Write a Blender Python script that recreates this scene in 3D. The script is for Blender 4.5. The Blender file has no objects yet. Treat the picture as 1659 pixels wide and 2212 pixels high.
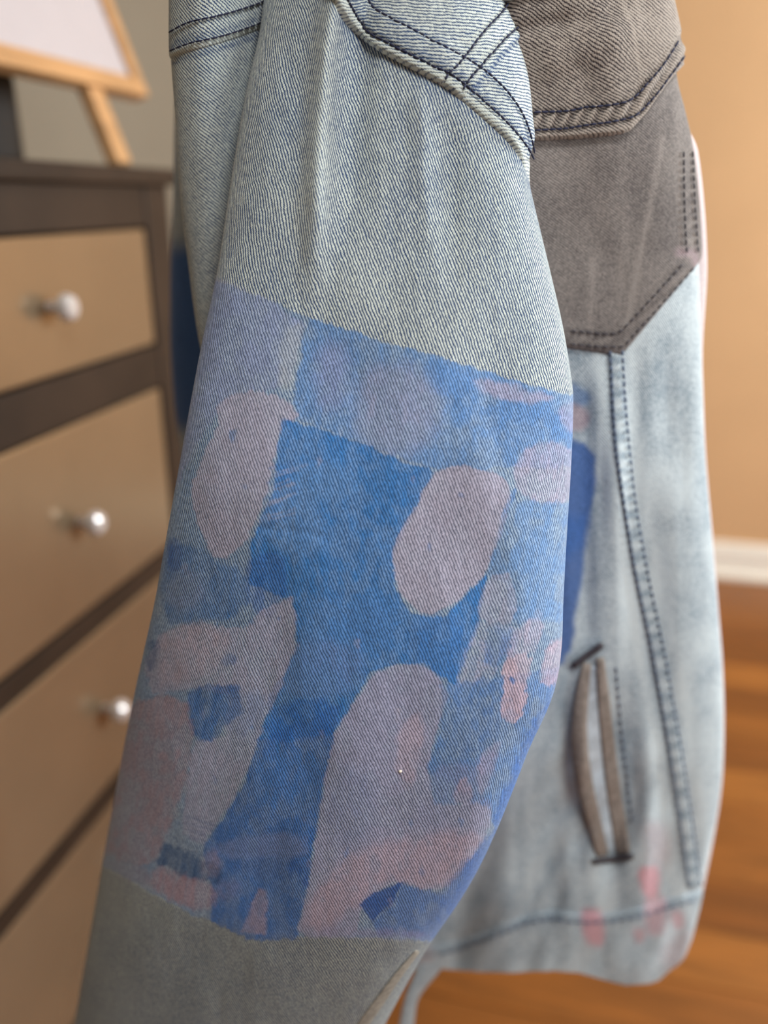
import bpy, bmesh, math
import numpy as np

# ------------------------------------------------------------------ camera, world, light, exposure
F, CX, CY = 1800.0, 829.5, 1106.0          # focal length and centre in pixels of the 1659x2212 frame
PITCH = math.atan(676.0 / F)
H = 1.18
TH = math.radians(13.74)                   # the room is turned this much against the camera
U = np.array([math.sin(TH), math.cos(TH), 0.0])
Wd = np.array([math.cos(TH), -math.sin(TH), 0.0])

sc = bpy.context.scene
COL = sc.collection
cam_d = bpy.data.cameras.new('camera')
cam = bpy.data.objects.new('camera', cam_d)
COL.objects.link(cam)
cam.location = (0, 0, H)
cam.rotation_euler = (math.pi / 2 - PITCH, 0, 0)
cam_d.sensor_fit = 'VERTICAL'
cam_d.sensor_height = 36.0
cam_d.sensor_width = 27.0
cam_d.lens = F / 2212.0 * 36.0
cam_d.clip_start = 0.01
cam_d.dof.use_dof = True
cam_d.dof.focus_distance = 0.368
cam_d.dof.aperture_fstop = cam_d.lens / 9.0
sc.camera = cam

def room(u, w, z):
    p = U * u + Wd * w
    return (float(p[0]), float(p[1]), float(z))

wd_ = bpy.data.worlds.new('world'); sc.world = wd_
wd_.use_nodes = True
bg = wd_.node_tree.nodes['Background']
bg.inputs[0].default_value = (0.92, 0.95, 1.0, 1)
bg.inputs[1].default_value = 0.8

def area(name, loc, target, sx, sy, power, col):
    d = bpy.data.lights.new(name, 'AREA'); d.shape = 'RECTANGLE'; d.size = sx; d.size_y = sy
    d.energy = power; d.color = col
    o = bpy.data.objects.new(name, d); COL.objects.link(o)
    from mathutils import Vector
    o.location = loc
    o.rotation_euler = (Vector(target) - Vector(loc)).to_track_quat('-Z', 'Y').to_euler()
    return o
W_RIGHT, U_REAR, CEIL = 2.5, -2.9, 2.6
WINDOWS = [(-1.5, -0.1, 1.35, 2.5), (1.2, 2.3, 1.0, 2.45)]        # u0, u1, z0, z1 in the right wall; the second is added to brighten the back wall
DAY = (0.90, 0.97, 1.0)
area('window_daylight', room(-0.8, W_RIGHT + 0.14, 1.92), room(-0.4, 0, 0.9), 1.4, 1.15, 32, DAY)
area('window_daylight_far', room(1.75, W_RIGHT + 0.14, 1.72), room(1.75, 0, 0.8), 1.05, 1.4, 116, DAY)  # added far window light, lifts the back wall and the jacket's right rim

LAMP_U, LAMP_W = -0.40, 0.60  # added lamp out of view, fills the jacket from above
lamp_l = area('ceiling_lamp_light', room(LAMP_U, LAMP_W, CEIL - 0.13), room(LAMP_U, LAMP_W, 0), 0.5, 0.5, 18.5, (1.0, 0.99, 0.97))
lamp_l.data.shape = 'DISK'

sc.view_settings.view_transform = 'Standard'
sc.view_settings.look = 'None'
sc.view_settings.gamma = 1.0
sc.view_settings.use_curve_mapping = False
sc.view_settings.exposure = 0.18

# ------------------------------------------------------------------ helpers
def lin(r, g, b):
    f = lambda c: (c / 255 / 12.92) if c / 255 <= 0.04045 else ((c / 255 + 0.055) / 1.055) ** 2.4
    return (f(r), f(g), f(b), 1.0)

def tag(o, label=None, cat=None, kind=None, group=None):
    if label: o['label'] = label
    if cat: o['category'] = cat
    if kind: o['kind'] = kind
    if group: o['group'] = group
    return o

def empty(name, loc=(0, 0, 0), rz=0.0):
    o = bpy.data.objects.new(name, None); COL.objects.link(o)
    o.location = loc; o.rotation_euler = (0, 0, rz); o.empty_display_size = 0.05
    return o

def link(name, me, mat, parent=None, smooth=False):
    o = bpy.data.objects.new(name, me); COL.objects.link(o)
    if mat is not None and not me.materials: me.materials.append(mat)
    if parent is not None: o.parent = parent
    if smooth: me.polygons.foreach_set('use_smooth', np.ones(len(me.polygons), bool))
    return o

def bm_mesh(name, bm):
    me = bpy.data.meshes.new(name); bm.to_mesh(me); bm.free(); return me

def box_bm(x0, x1, y0, y1, z0, z1, bevel=0.0, bm=None):
    own = bm is None
    if own: bm = bmesh.new()
    v = [bm.verts.new((x, y, z)) for x in (x0, x1) for y in (y0, y1) for z in (z0, z1)]
    fs = []
    for idx in ((0, 1, 3, 2), (4, 6, 7, 5), (0, 4, 5, 1), (2, 3, 7, 6), (0, 2, 6, 4), (1, 5, 7, 3)):
        fs.append(bm.faces.new([v[i] for i in idx]))
    bmesh.ops.recalc_face_normals(bm, faces=fs)
    if bevel > 0:
        es = list({e for f in fs for e in f.edges})
        bmesh.ops.bevel(bm, geom=es, offset=bevel, segments=2, affect='EDGES', profile=0.6)
    return bm

def box(name, x0, x1, y0, y1, z0, z1, mat, parent=None, bevel=0.0):
    return link(name, bm_mesh(name, box_bm(x0, x1, y0, y1, z0, z1, bevel)), mat, parent)

def lathe(name, prof, n, mat, parent=None, smooth=True):
    bm = bmesh.new(); rings = []
    for r, z in prof:
        rings.append([bm.verts.new((r * math.cos(2 * math.pi * i / n), r * math.sin(2 * math.pi * i / n), z)) for i in range(n)])
    for a, b in zip(rings, rings[1:]):
        for i in range(n):
            bm.faces.new((a[i], a[(i + 1) % n], b[(i + 1) % n], b[i]))
    bm.faces.new(rings[0][::-1]); bm.faces.new(rings[-1])
    bmesh.ops.recalc_face_normals(bm, faces=bm.faces)
    return link(name, bm_mesh(name, bm), mat, parent, smooth)

# numpy noise and shapes
def _hash(ix, iy, seed):
    h = (ix.astype(np.int64) * 374761393 + iy.astype(np.int64) * 668265263 + seed * 1442695041) & 0xffffffff
    h = ((h ^ (h >> 13)) * 1274126177) & 0xffffffff
    return ((h ^ (h >> 16)) & 0xffff) / 65535.0
def vnoise(x, y, seed=0):
    x = np.asarray(x, float); y = np.asarray(y, float)
    ix = np.floor(x); iy = np.floor(y); fx = x - ix; fy = y - iy
    fx = fx * fx * (3 - 2 * fx); fy = fy * fy * (3 - 2 * fy)
    a = _hash(ix, iy, seed); b = _hash(ix + 1, iy, seed); c = _hash(ix, iy + 1, seed); d = _hash(ix + 1, iy + 1, seed)
    return (a + (b - a) * fx) * (1 - fy) + (c + (d - c) * fx) * fy
def fbm(x, y, seed=0, o=3):
    s = 0; a = 0.5; t = 0
    for i in range(o):
        s = s + a * vnoise(x * 2 ** i, y * 2 ** i, seed + i * 17); t += a; a *= 0.5
    return s / t
def sstep(x, a, b):
    t = np.clip((x - a) / (b - a), 0, 1); return t * t * (3 - 2 * t)
def smooth_poly(p, it=2, closed=True):
    p = np.array(p, float)
    for _ in range(it):
        if closed:
            q = np.roll(p, -1, 0)
            n = np.empty((len(p) * 2, 2)); n[0::2] = p * .75 + q * .25; n[1::2] = p * .25 + q * .75
        else:
            q = p[1:]; m = p[:-1]
            n = np.empty((len(m) * 2 + 2, 2)); n[0] = p[0]; n[-1] = p[-1]
            n[1:-1:2] = m * .75 + q * .25; n[2:-1:2] = m * .25 + q * .75
        p = n
    return p
def dist_line(x, y, p):
    p = np.asarray(p, float); d = np.full(np.shape(x), 1e9)
    for a, b in zip(p[:-1], p[1:]):
        e = b - a; L = max(e @ e, 1e-9)
        t = np.clip(((x - a[0]) * e[0] + (y - a[1]) * e[1]) / L, 0, 1)
        d = np.minimum(d, (x - a[0] - t * e[0]) ** 2 + (y - a[1] - t * e[1]) ** 2)
    return np.sqrt(d)
def poly_sdf(x, y, p):
    p = np.asarray(p, float)
    d = dist_line(x, y, np.vstack([p, p[:1]])); ins = np.zeros(np.shape(x), bool)
    for a, b in zip(p, np.roll(p, -1, 0)):
        if a[1] == b[1]: continue
        c = ((a[1] > y) != (b[1] > y)) & (x < (b[0] - a[0]) * (y - a[1]) / (b[1] - a[1]) + a[0])
        ins ^= c
    return np.where(ins, d, -d)
def curve(pts):
    p = np.array(pts, float)
    def f(y):                                    # smooth interpolation (Catmull style) of value over y
        y = np.asarray(y, float)
        yy, vv = p[:, 0], p[:, 1]
        m = np.gradient(vv, yy)
        i = np.clip(np.searchsorted(yy, y) - 1, 0, len(yy) - 2)
        h = yy[i + 1] - yy[i]; t = np.clip((y - yy[i]) / h, 0, 1)
        return ((2 * t ** 3 - 3 * t ** 2 + 1) * vv[i] + (t ** 3 - 2 * t ** 2 + t) * h * m[i]
                + (-2 * t ** 3 + 3 * t ** 2) * vv[i + 1] + (t ** 3 - t ** 2) * h * m[i + 1])
    return f
def to_world(P):                                 # camera space (right, down, forward) to world
    s, c = math.sin(PITCH), math.cos(PITCH)
    X, Y, Z = P[..., 0], P[..., 1], P[..., 2]
    return np.stack([X, Z * c - Y * s, H - Z * s - Y * c], -1)

# ------------------------------------------------------------------ materials
class NT:
    def __init__(s, name):
        s.m = bpy.data.materials.new(name); s.m.use_nodes = True
        s.t = s.m.node_tree; s.b = s.t.nodes['Principled BSDF']
    def n(s, ty, **kw):
        n = s.t.nodes.new(ty)
        for k, v in kw.items(): setattr(n, k, v)
        return n
    def l(s, a, b): s.t.links.new(a, b)
    def put(s, v, sock):
        if hasattr(v, 'is_linked') or hasattr(v, 'links'): s.l(v, sock)
        else: sock.default_value = v
    def math(s, op, a, b=0.0, c=0.0, clamp=False):
        n = s.n('ShaderNodeMath', operation=op, use_clamp=clamp)
        s.put(a, n.inputs[0]); s.put(b, n.inputs[1]); s.put(c, n.inputs[2]); return n.outputs[0]
    def mix(s, f, a, b, mode='MIX'):
        n = s.n('ShaderNodeMix', data_type='RGBA', blend_type=mode)
        s.put(f, n.inputs[0]); s.put(a, n.inputs[6]); s.put(b, n.inputs[7]); return n.outputs[2]
    def ramp(s, v, a, b):
        n = s.n('ShaderNodeMapRange', interpolation_type='SMOOTHSTEP')
        s.put(v, n.inputs[0]); n.inputs[1].default_value = a; n.inputs[2].default_value = b; return n.outputs[0]
    def noise(s, vec, scale, detail=2.0, rough=0.5):
        n = s.n('ShaderNodeTexNoise'); n.inputs['Scale'].default_value = scale
        n.inputs['Detail'].default_value = detail; n.inputs['Roughness'].default_value = rough
        if vec is not None: s.l(vec, n.inputs['Vector'])
        return n.outputs[0]

def plain(name, col, rough=0.6, metal=0.0, spec=0.5, var=0.0, scale=8.0, stretch=(1, 1, 1), bump=0.0):
    t = NT(name)
    b = t.b; b.inputs['Roughness'].default_value = rough; b.inputs['Metallic'].default_value = metal
    b.inputs['Specular IOR Level'].default_value = spec
    tc = t.n('ShaderNodeTexCoord'); mp = t.n('ShaderNodeMapping'); mp.inputs['Scale'].default_value = stretch
    t.l(tc.outputs['Object'], mp.inputs[0])
    nz = t.noise(mp.outputs[0], scale, 4.0, 0.6)
    dark = tuple(c * (1 - var) for c in col[:3]) + (1,); lite = tuple(min(1, c * (1 + var)) for c in col[:3]) + (1,)
    t.l(t.mix(t.ramp(nz, 0.3, 0.7), dark, lite), b.inputs['Base Color'])
    if bump:
        bp = t.n('ShaderNodeBump'); bp.inputs['Distance'].default_value = bump; t.l(nz, bp.inputs['Height'])
        t.l(bp.outputs[0], b.inputs['Normal'])
    return t.m

def denim(name, light, dark, slope, pitch=0.00128, contrast=1.0, mottle=0.5, base=0.0):
    """twill with steep diagonal wales; 'slope' is the sideways run of a wale per unit down the cloth"""
    t = NT(name); b = t.b
    uv = t.n('ShaderNodeUVMap'); uv.uv_map = 'cloth'
    wob = t.n('ShaderNodeTexNoise'); wob.inputs['Scale'].default_value = 260.0; wob.inputs['Detail'].default_value = 2.0
    t.l(uv.outputs[0], wob.inputs['Vector'])
    sub = t.n('ShaderNodeVectorMath', operation='SUBTRACT'); t.l(wob.outputs['Color'], sub.inputs[0]); sub.inputs[1].default_value = (.5, .5, .5)
    sca = t.n('ShaderNodeVectorMath', operation='SCALE'); t.l(sub.outputs[0], sca.inputs[0]); sca.inputs['Scale'].default_value = 0.0013
    add = t.n('ShaderNodeVectorMath', operation='ADD'); t.l(uv.outputs[0], add.inputs[0]); t.l(sca.outputs[0], add.inputs[1])
    L = math.hypot(1, slope) if slope is not None else 1
    tx, ty = slope / L, 1 / L
    def dot(vx, vy, k):
        n = t.n('ShaderNodeVectorMath', operation='DOT_PRODUCT'); t.l(add.outputs[0], n.inputs[0])
        n.inputs[1].default_value = (vx * k, vy * k, 0); return n.outputs['Value']
    a = dot(ty, -tx, 1 / pitch)
    ia = t.math('FLOOR', a); fa = t.math('FRACT', a)
    tri = t.math('MULTIPLY', t.math('ABSOLUTE', t.math('SUBTRACT', fa, 0.5)), 2.0)
    bb = t.math('ADD', dot(tx, ty, 1 / (pitch * 0.8)), t.math('MULTIPLY', ia, 0.37))
    ib = t.math('FLOOR', bb)
    seg = t.math('ADD', t.math('MULTIPLY', t.math('SINE', t.math('MULTIPLY', bb, 6.2832)), 0.5), 0.5)
    wn = t.n('ShaderNodeTexWhiteNoise', noise_dimensions='2D')
    cb = t.n('ShaderNodeCombineXYZ'); t.l(ia, cb.inputs[0]); t.l(ib, cb.inputs[1]); t.l(cb.outputs[0], wn.inputs[0])
    edge = t.math('ADD', tri, t.math('MULTIPLY', t.math('SUBTRACT', seg, 0.5), 0.35))
    ridge = t.math('SUBTRACT', 1.0, t.ramp(edge, 0.38, 0.85))
    hgt = t.math('MULTIPLY', ridge, t.math('ADD', 0.75, t.math('MULTIPLY', seg, 0.25)))
    big = t.noise(uv.outputs[0], 22.0, 4.0, 0.6)
    fl = t.noise(uv.outputs[0], 900.0, 2.0, 0.6)
    fade = t.n('ShaderNodeAttribute'); fade.attribute_name = 'fade'
    v = t.math('MULTIPLY', t.math('SUBTRACT', hgt, 0.5), contrast)
    v = t.math('ADD', v, 0.5 + base)
    v = t.math('ADD', v, t.math('MULTIPLY', t.math('SUBTRACT', wn.outputs[0], 0.5), 0.40))
    v = t.math('ADD', v, t.math('MULTIPLY', t.math('SUBTRACT', fl, 0.5), 0.9))
    v = t.math('ADD', v, t.math('MULTIPLY', t.math('SUBTRACT', big, 0.5), mottle))
    v = t.math('ADD', v, fade.outputs['Fac'], clamp=True)
    cloth = t.mix(v, dark, light)
    pa = t.n('ShaderNodeAttribute'); pa.attribute_name = 'paint'
    k = t.math('ADD', t.math('MULTIPLY', hgt, 0.8), t.math('MULTIPLY', t.math('SUBTRACT', wn.outputs[0], 0.5), 0.35))
    k = t.math('ADD', k, t.math('MULTIPLY', t.math('SUBTRACT', fl, 0.5), 0.6))
    k = t.math('ADD', k, 0.12, clamp=True)
    deep = t.mix(0.70, pa.outputs['Color'], (0.012, 0.022, 0.05, 1))
    pcol = t.mix(k, deep, pa.outputs['Color'])
    t.l(t.mix(pa.outputs['Alpha'], cloth, pcol), b.inputs['Base Color'])
    b.inputs['Roughness'].default_value = 0.85; b.inputs['Specular IOR Level'].default_value = 0.2
    b.inputs['Sheen Weight'].default_value = 0.12; b.inputs['Sheen Roughness'].default_value = 0.5
    bp = t.n('ShaderNodeBump'); bp.inputs['Distance'].default_value = 0.00035; bp.inputs['Strength'].default_value = 0.6
    t.l(hgt, bp.inputs['Height']); t.l(bp.outputs[0], b.inputs['Normal'])
    return t.m

D_LIGHT, D_DARK = lin(214, 223, 216), lin(56, 78, 116)
M_SLEEVE = denim('washed_denim', D_LIGHT, D_DARK, 0.38, contrast=1.3, base=-0.2)
M_YOKE = denim('washed_denim_crosswise', D_LIGHT, D_DARK, 14.0, pitch=0.00145, base=-0.12)
M_BACK = denim('washed_denim_diagonal', D_LIGHT, D_DARK, 0.95, pitch=0.0014, contrast=1.2, base=-0.08)
M_FRONT = denim('pale_denim', lin(212, 224, 228), lin(112, 134, 152), 0.7, contrast=0.6, mottle=0.9)
M_GREY = denim('grey_denim', lin(172, 162, 152), lin(58, 52, 54), 1.5, pitch=0.0015)
M_GREY2 = denim('grey_denim_panel', lin(152, 145, 140), lin(80, 75, 76), 1.4, pitch=0.0012, contrast=0.55, mottle=0.7)
M_PLACKET = denim('pale_edge_denim', lin(238, 222, 220), lin(200, 190, 195), 0.8, contrast=0.5)
M_THREAD = plain('navy_thread', lin(34, 38, 66), 0.8, var=0.2, scale=400)
M_THREAD_G = plain('grey_thread', lin(70, 66, 72), 0.8, var=0.2, scale=400)
M_THREAD_B = plain('blue_grey_thread', lin(95, 108, 130), 0.8, var=0.2, scale=400)
M_SEAM = plain('faded_seam_denim', lin(150, 146, 136), 0.9, var=0.2, scale=300)
M_WELT = plain('grey_welt_denim', lin(140, 130, 122), 0.85, var=0.25, scale=300)
M_LINING = plain('pale_pocket_lining', lin(190, 202, 212), 0.9, var=0.2, scale=120)

# ------------------------------------------------------------------ cloth tubes
class Tube:
    def __init__(s, ys, xl, xr, dl, dr, bf, bb, nf, nb, ex=0.92, disp=None, ymap=None, yinv=None, xref=None):
        ys = np.asarray(ys, float); R = len(ys)
        lina = np.linspace(-1, 1, nf)
        ph = 0.6 * np.arcsin(np.clip(lina, -1, 1)) + 0.4 * lina * math.pi / 2
        bl = np.linspace(-math.pi, -math.pi / 2, nb // 2 + 1)[:-1]
        phi = np.concatenate([bl, ph, -bl[::-1]])
        s.f0, s.f1 = len(bl), len(bl) + nf
        sn, cs = np.sin(phi), np.cos(phi)
        sx = np.sign(sn) * np.abs(sn) ** ex; cz = np.sign(cs) * np.abs(cs) ** ex
        L, Rr = xl(ys), xr(ys); DL, DR = dl(ys), dr(ys); BF, BB = bf(ys), bb(ys)
        base = DL[:, None] + (DR - DL)[:, None] * (sx[None] + 1) / 2
        Z = base - np.where(cz > 0, BF[:, None], BB[:, None]) * cz[None]
        xa = (L - CX) / F * DL; xb = (Rr - CX) / F * DR
        for _ in range(6):
            X = (xa + xb)[:, None] / 2 + (xb - xa)[:, None] / 2 * sx[None]
            PX = CX + F * X / Z
            xa = xa + (L - PX.min(1)) / F * DL; xb = xb + (Rr - PX.max(1)) / F * DR
        PX = CX + F * X / Z
        PY = np.repeat(ys[:, None], len(phi), 1)
        if disp is not None:
            Z = Z - disp(PX, PY) * np.clip(cz, 0, 1)[None] ** 0.5
        s.y0 = PY.copy()
        if ymap is not None: PY = ymap(PX, PY)
        s.yinv = yinv
        s.ys, s.PX, s.PY, s.Z = ys, PX, PY, Z
        s.P = np.stack([(PX - CX) / F * Z, (PY - CY) / F * Z, Z], -1)
        gu = np.gradient(s.P, axis=1); gv = np.gradient(s.P, axis=0)
        N = np.cross(gu, gv); N /= np.linalg.norm(N, axis=-1, keepdims=True) + 1e-12
        if N[R // 2, (s.f0 + s.f1) // 2, 2] > 0: N = -N
        s.N = N
        mid = (s.f0 + s.f1) // 2
        du = np.linalg.norm(np.diff(s.P, axis=1), axis=-1); cu = np.concatenate([np.zeros((R, 1)), np.cumsum(du, 1)], 1)
        s.Uc = cu - cu[:, mid:mid + 1]
        if xref is not None:                     # cloth grain hangs plumb, not along the slanting sleeve
            off_ = np.array([np.interp(xref, PX[i, s.f0:s.f1], s.Uc[i, s.f0:s.f1]) for i in range(R)])
            s.Uc = s.Uc - off_[:, None]
        dv = np.linalg.norm(np.diff(s.P[:, mid], axis=0), axis=-1)
        s.Vc = np.repeat(np.concatenate([[0], np.cumsum(dv)])[:, None], len(phi), 1)
        s.front = np.zeros(len(phi), bool); s.front[s.f0:s.f1] = True
    def surf(s, x, y, h=0.0):
        """camera-space point on the front sheet seen at pixel (x, y), raised by h"""
        x = np.asarray(x, float); y = np.asarray(y, float)
        q = s.yinv(x, y) if s.yinv is not None else y
        r = np.clip(np.interp(q, s.ys, np.arange(len(s.ys))), 0, len(s.ys) - 1.001)
        out = np.empty(len(x))
        for i in range(len(x)):
            k = int(r[i]); f = r[i] - k
            z0 = np.interp(x[i], s.PX[k, s.f0:s.f1], s.Z[k, s.f0:s.f1])
            z1 = np.interp(x[i], s.PX[k + 1, s.f0:s.f1], s.Z[k + 1, s.f0:s.f1])
            out[i] = z0 * (1 - f) + z1 * f
        P = np.stack([(x - CX) / F * out, (y - CY) / F * out, out], -1)
        if h:
            k = np.clip(np.round(r).astype(int), 0, len(s.ys) - 1)
            nn = np.empty((len(x), 3))
            for i in range(len(x)):
                c = s.f0 + int(np.clip(np.searchsorted(s.PX[k[i], s.f0:s.f1], x[i]), 0, s.f1 - s.f0 - 1))
                nn[i] = s.N[k[i], c]
            P = P + nn * h
        return P

def grid_mesh(name, W, uvs, paint, fade, keep=None):
    R, C = W.shape[:2]
    i = np.arange(R * C).reshape(R, C)
    q = np.stack([i[:-1, :-1], i[1:, :-1], i[1:, 1:], i[:-1, 1:]], -1).reshape(-1, 4)
    if keep is not None:
        kf = keep.reshape(-1)
        q = q[kf[q].any(1)]
    used = np.unique(q); re = np.full(R * C, -1); re[used] = np.arange(len(used)); q = re[q]
    me = bpy.data.meshes.new(name)
    me.vertices.add(len(used)); me.vertices.foreach_set('co', W.reshape(-1, 3)[used].astype(np.float32).ravel())
    me.loops.add(len(q) * 4); me.loops.foreach_set('vertex_index', q.astype(np.int32).ravel())
    me.polygons.add(len(q)); me.polygons.foreach_set('loop_start', np.arange(0, len(q) * 4, 4, dtype=np.int32))
    try: me.polygons.foreach_set('loop_total', np.full(len(q), 4, np.int32))
    except Exception: pass
    me.polygons.foreach_set('use_smooth', np.ones(len(q), bool))
    uvl = me.uv_layers.new(name='cloth')
    uvl.data.foreach_set('uv', uvs.reshape(-1, 2)[used][q.ravel()].astype(np.float32).ravel())
    a = me.attributes.new('paint', 'FLOAT_COLOR', 'POINT'); a.data.foreach_set('color', paint.reshape(-1, 4)[used].astype(np.float32).ravel())
    a = me.attributes.new('fade', 'FLOAT', 'POINT'); a.data.foreach_set('value', fade.reshape(-1)[used].astype(np.float32).ravel())
    me.update(calc_edges=True)
    return me

def cloth(name, T, mat, parent, paint=None, fade=None, sdf=None, height=0.0, edge=10.0, margin=5.0, sink=0.0012, extra=None):
    sh = T.PX.shape
    if paint is None: paint = np.zeros(sh + (4,))
    if fade is None: fade = np.zeros(sh)
    P = T.P; keep = None
    if sdf is not None:
        keep = sdf > -margin
        t = np.clip(sdf / edge, 0, 1)
        h = np.where(sdf < 0, -sink * np.clip(-sdf / margin, 0, 1), height * np.sqrt(1 - (1 - t) ** 2))
        if extra is not None: h = h + extra * np.clip(sdf / 3, 0, 1)
        P = P + T.N * h[..., None]
    me = grid_mesh(name, to_world(P), np.stack([T.Uc, T.Vc], -1), paint, fade, keep)
    return link(name, me, mat, parent)

def resample(p, step):
    p = np.asarray(p, float); d = np.concatenate([[0], np.cumsum(np.linalg.norm(np.diff(p, axis=0), axis=1))])
    n = max(2, int(round(d[-1] / step)) + 1); s_ = np.linspace(0, d[-1], n)
    return np.stack([np.interp(s_, d, p[:, 0]), np.interp(s_, d, p[:, 1])], -1), s_

def stitches(name, T, lines, mat, parent, length=12.0, gap=2.0, rad=0.00042, lift=0.0006, smooth=2):
    """a row of sewn thread stitches lying on the cloth, joined into one part"""
    V, Fc = [], []; n6 = 6
    for ln in lines:
        pl, s_ = resample(smooth_poly(ln, smooth, False), 1.5)
        tot = s_[-1]; k = int(tot // (length + gap))
        prof = [(0.0, 0.35, -0.25), (0.15, 0.85, 0.3), (0.5, 1.0, 0.6), (0.85, 0.85, 0.3), (1.0, 0.35, -0.25)]
        ss = [i * (length + gap) + f * length for i in range(k) for f, _, _ in prof]
        x = np.interp(ss, s_, pl[:, 0]); y = np.interp(ss, s_, pl[:, 1])
        C = T.surf(x, y, lift)
        for i in range(k):
            c = C[i * 5:(i + 1) * 5].copy()
            for j in range(5): c[j] *= 1 - prof[j][2] * rad / c[j, 2]
            ax = c[-1] - c[0]; ax /= np.linalg.norm(ax) + 1e-12
            nn = -c[2] / np.linalg.norm(c[2]); sd = np.cross(ax, nn); sd /= np.linalg.norm(sd); nn = np.cross(sd, ax)
            b0 = len(V)
            for j in range(5):
                for m in range(n6):
                    an = 2 * math.pi * m / n6
                    V.append(c[j] + rad * prof[j][1] * (math.cos(an) * sd + math.sin(an) * nn))
            for j in range(4):
                for m in range(n6):
                    Fc.append((b0 + j * n6 + m, b0 + j * n6 + (m + 1) % n6, b0 + (j + 1) * n6 + (m + 1) % n6, b0 + (j + 1) * n6 + m))
            Fc.append(tuple(b0 + m for m in range(n6))[::-1]); Fc.append(tuple(b0 + 4 * n6 + m for m in range(n6)))
    me = bpy.data.meshes.new(name); me.from_pydata(to_world(np.array(V)).tolist(), [], Fc)
    return link(name, me, mat, parent, True)

def ribbon(name, T, line, width, mat, parent, height=0.002, lift=0.0, bulge=None, n=9, step=6.0, crown=1.0):
    """a raised strip of cloth following a line on the front sheet of T; width in pixels (number or list)"""
    pl, s_ = resample(smooth_poly(line, 3, False), step)
    w = np.interp(np.linspace(0, 1, len(pl)), np.linspace(0, 1, len(width)), width) if isinstance(width, (list, tuple)) else np.full(len(pl), float(width))
    tg = np.gradient(pl, axis=0); tg /= np.linalg.norm(tg, axis=1, keepdims=True); nr = np.stack([-tg[:, 1], tg[:, 0]], -1)
    f = np.linspace(-1, 1, n)
    pts = pl[:, None] + nr[:, None] * (f[None, :, None] * w[:, None, None] / 2)
    z = T.surf(pts[..., 0].ravel(), pts[..., 1].ravel(), 0).reshape(pts.shape[:2] + (3,))
    hh = lift + height * np.sqrt(np.clip(1 - np.abs(f) ** 4, 0, 1))[None] ** crown - np.where(np.abs(f) == 1, 0.002, 0)[None]
    hh = np.repeat(hh, len(pl), 0)
    if bulge is not None: hh = hh + bulge(np.linspace(0, 1, len(pl)))[:, None]
    hh = hh.copy(); hh[0] -= 0.002; hh[-1] -= 0.002
    Zn = z[..., 2] - hh
    P = z * (Zn / z[..., 2])[..., None]
    d = np.linalg.norm(np.diff(P[:, n // 2], axis=0), axis=1); V = np.concatenate([[0], np.cumsum(d)])
    wm = w * np.median(Zn) / F
    uv = np.stack([f[None] * wm[:, None] / 2, np.repeat(V[:, None], n, 1)], -1)
    me = grid_mesh(name, to_world(P), uv, np.zeros(P.shape[:2] + (4,)), np.zeros(P.shape[:2]))
    return link(name, me, mat, parent)

# ------------------------------------------------------------------ room
M_WALL_TAN = plain('tan_wall_paint', lin(214, 172, 128), 0.8, var=0.03, scale=3, spec=0.2)
M_WALL_TAUPE_DIM = plain('taupe_wall_paint', lin(128, 119, 104), 0.8, var=0.03, scale=3, spec=0.2)  # left wall: its dimmer, cooler light is put into the colour
M_WALL_BROWN = plain('umber_wall_paint', lin(96, 80, 64), 0.8, var=0.03, scale=3, spec=0.2)
M_CEIL = plain('ceiling_paint', lin(205, 200, 192), 0.9, var=0.02)
M_TRIM = plain('white_trim_paint', lin(245, 238, 225), 0.45, var=0.02)
M_SUBFLOOR = plain('dark_subfloor', lin(60, 35, 15), 0.9, var=0.1)
M_PLANK = [plain('honey_floor_plank_%s' % n, lin(*c), 0.38, var=0.22, scale=5, stretch=(1.0, 9, 1))
           for n, c in (('amber', (128, 76, 28)), ('brown', (114, 65, 22)), ('pale', (140, 86, 34)))]
RZ = -TH                                  # local x = room w, local y = room u
U_BACK, W_LEFT = 2.73, -1.02

def rbox(name, w0, w1, u0, u1, z0, z1, mat, parent=None, bevel=0.0):
    o = box(name, w0, w1, u0, u1, z0, z1, mat, parent, bevel)
    if parent is None: o.rotation_euler = (0, 0, RZ)
    return o
floor = tag(rbox('floor', W_LEFT, W_RIGHT, U_REAR, U_BACK, -0.05, -0.012, M_SUBFLOOR), kind='structure')
rng = np.random.RandomState(4)
PW = 0.118
pl_len = [1.35, 1.05, 0.9]
pl_me = []
for m in M_PLANK:
    me = bm_mesh('plank', box_bm(0, 1.0, 0, PW - 0.002, -0.014, 0.0, 0.0012)); me.materials.append(m); pl_me.append(me)
row = 0; u = U_BACK - PW
while u > U_REAR:
    w = W_LEFT - rng.rand() * 0.6
    while w < W_RIGHT:
        L = 0.8 + rng.rand() * 0.6
        a, b = max(w, W_LEFT), min(w + L - 0.002, W_RIGHT)
        if b - a > 0.03:
            o = bpy.data.objects.new('plank', pl_me[rng.randint(3)]); COL.objects.link(o); o.parent = floor
            o.location = (a, u, 0); o.scale = (b - a, 1, 1)
        w += L
    u -= PW; row += 1
tag(rbox('wall_back', W_LEFT - .1, W_RIGHT + .1, U_BACK, U_BACK + 0.1, -0.05, CEIL, M_WALL_TAN), kind='structure')
tag(rbox('wall_left', W_LEFT - 0.1, W_LEFT, U_REAR, U_BACK, -0.05, CEIL, M_WALL_TAUPE_DIM), kind='structure')
tag(rbox('wall_rear', W_LEFT - .1, W_RIGHT + .1, U_REAR - 0.1, U_REAR, -0.05, CEIL, M_WALL_BROWN), kind='structure')
tag(rbox('ceiling', W_LEFT - .1, W_RIGHT + .1, U_REAR, U_BACK + .1, CEIL, CEIL + 0.1, M_CEIL), kind='structure')
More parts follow.
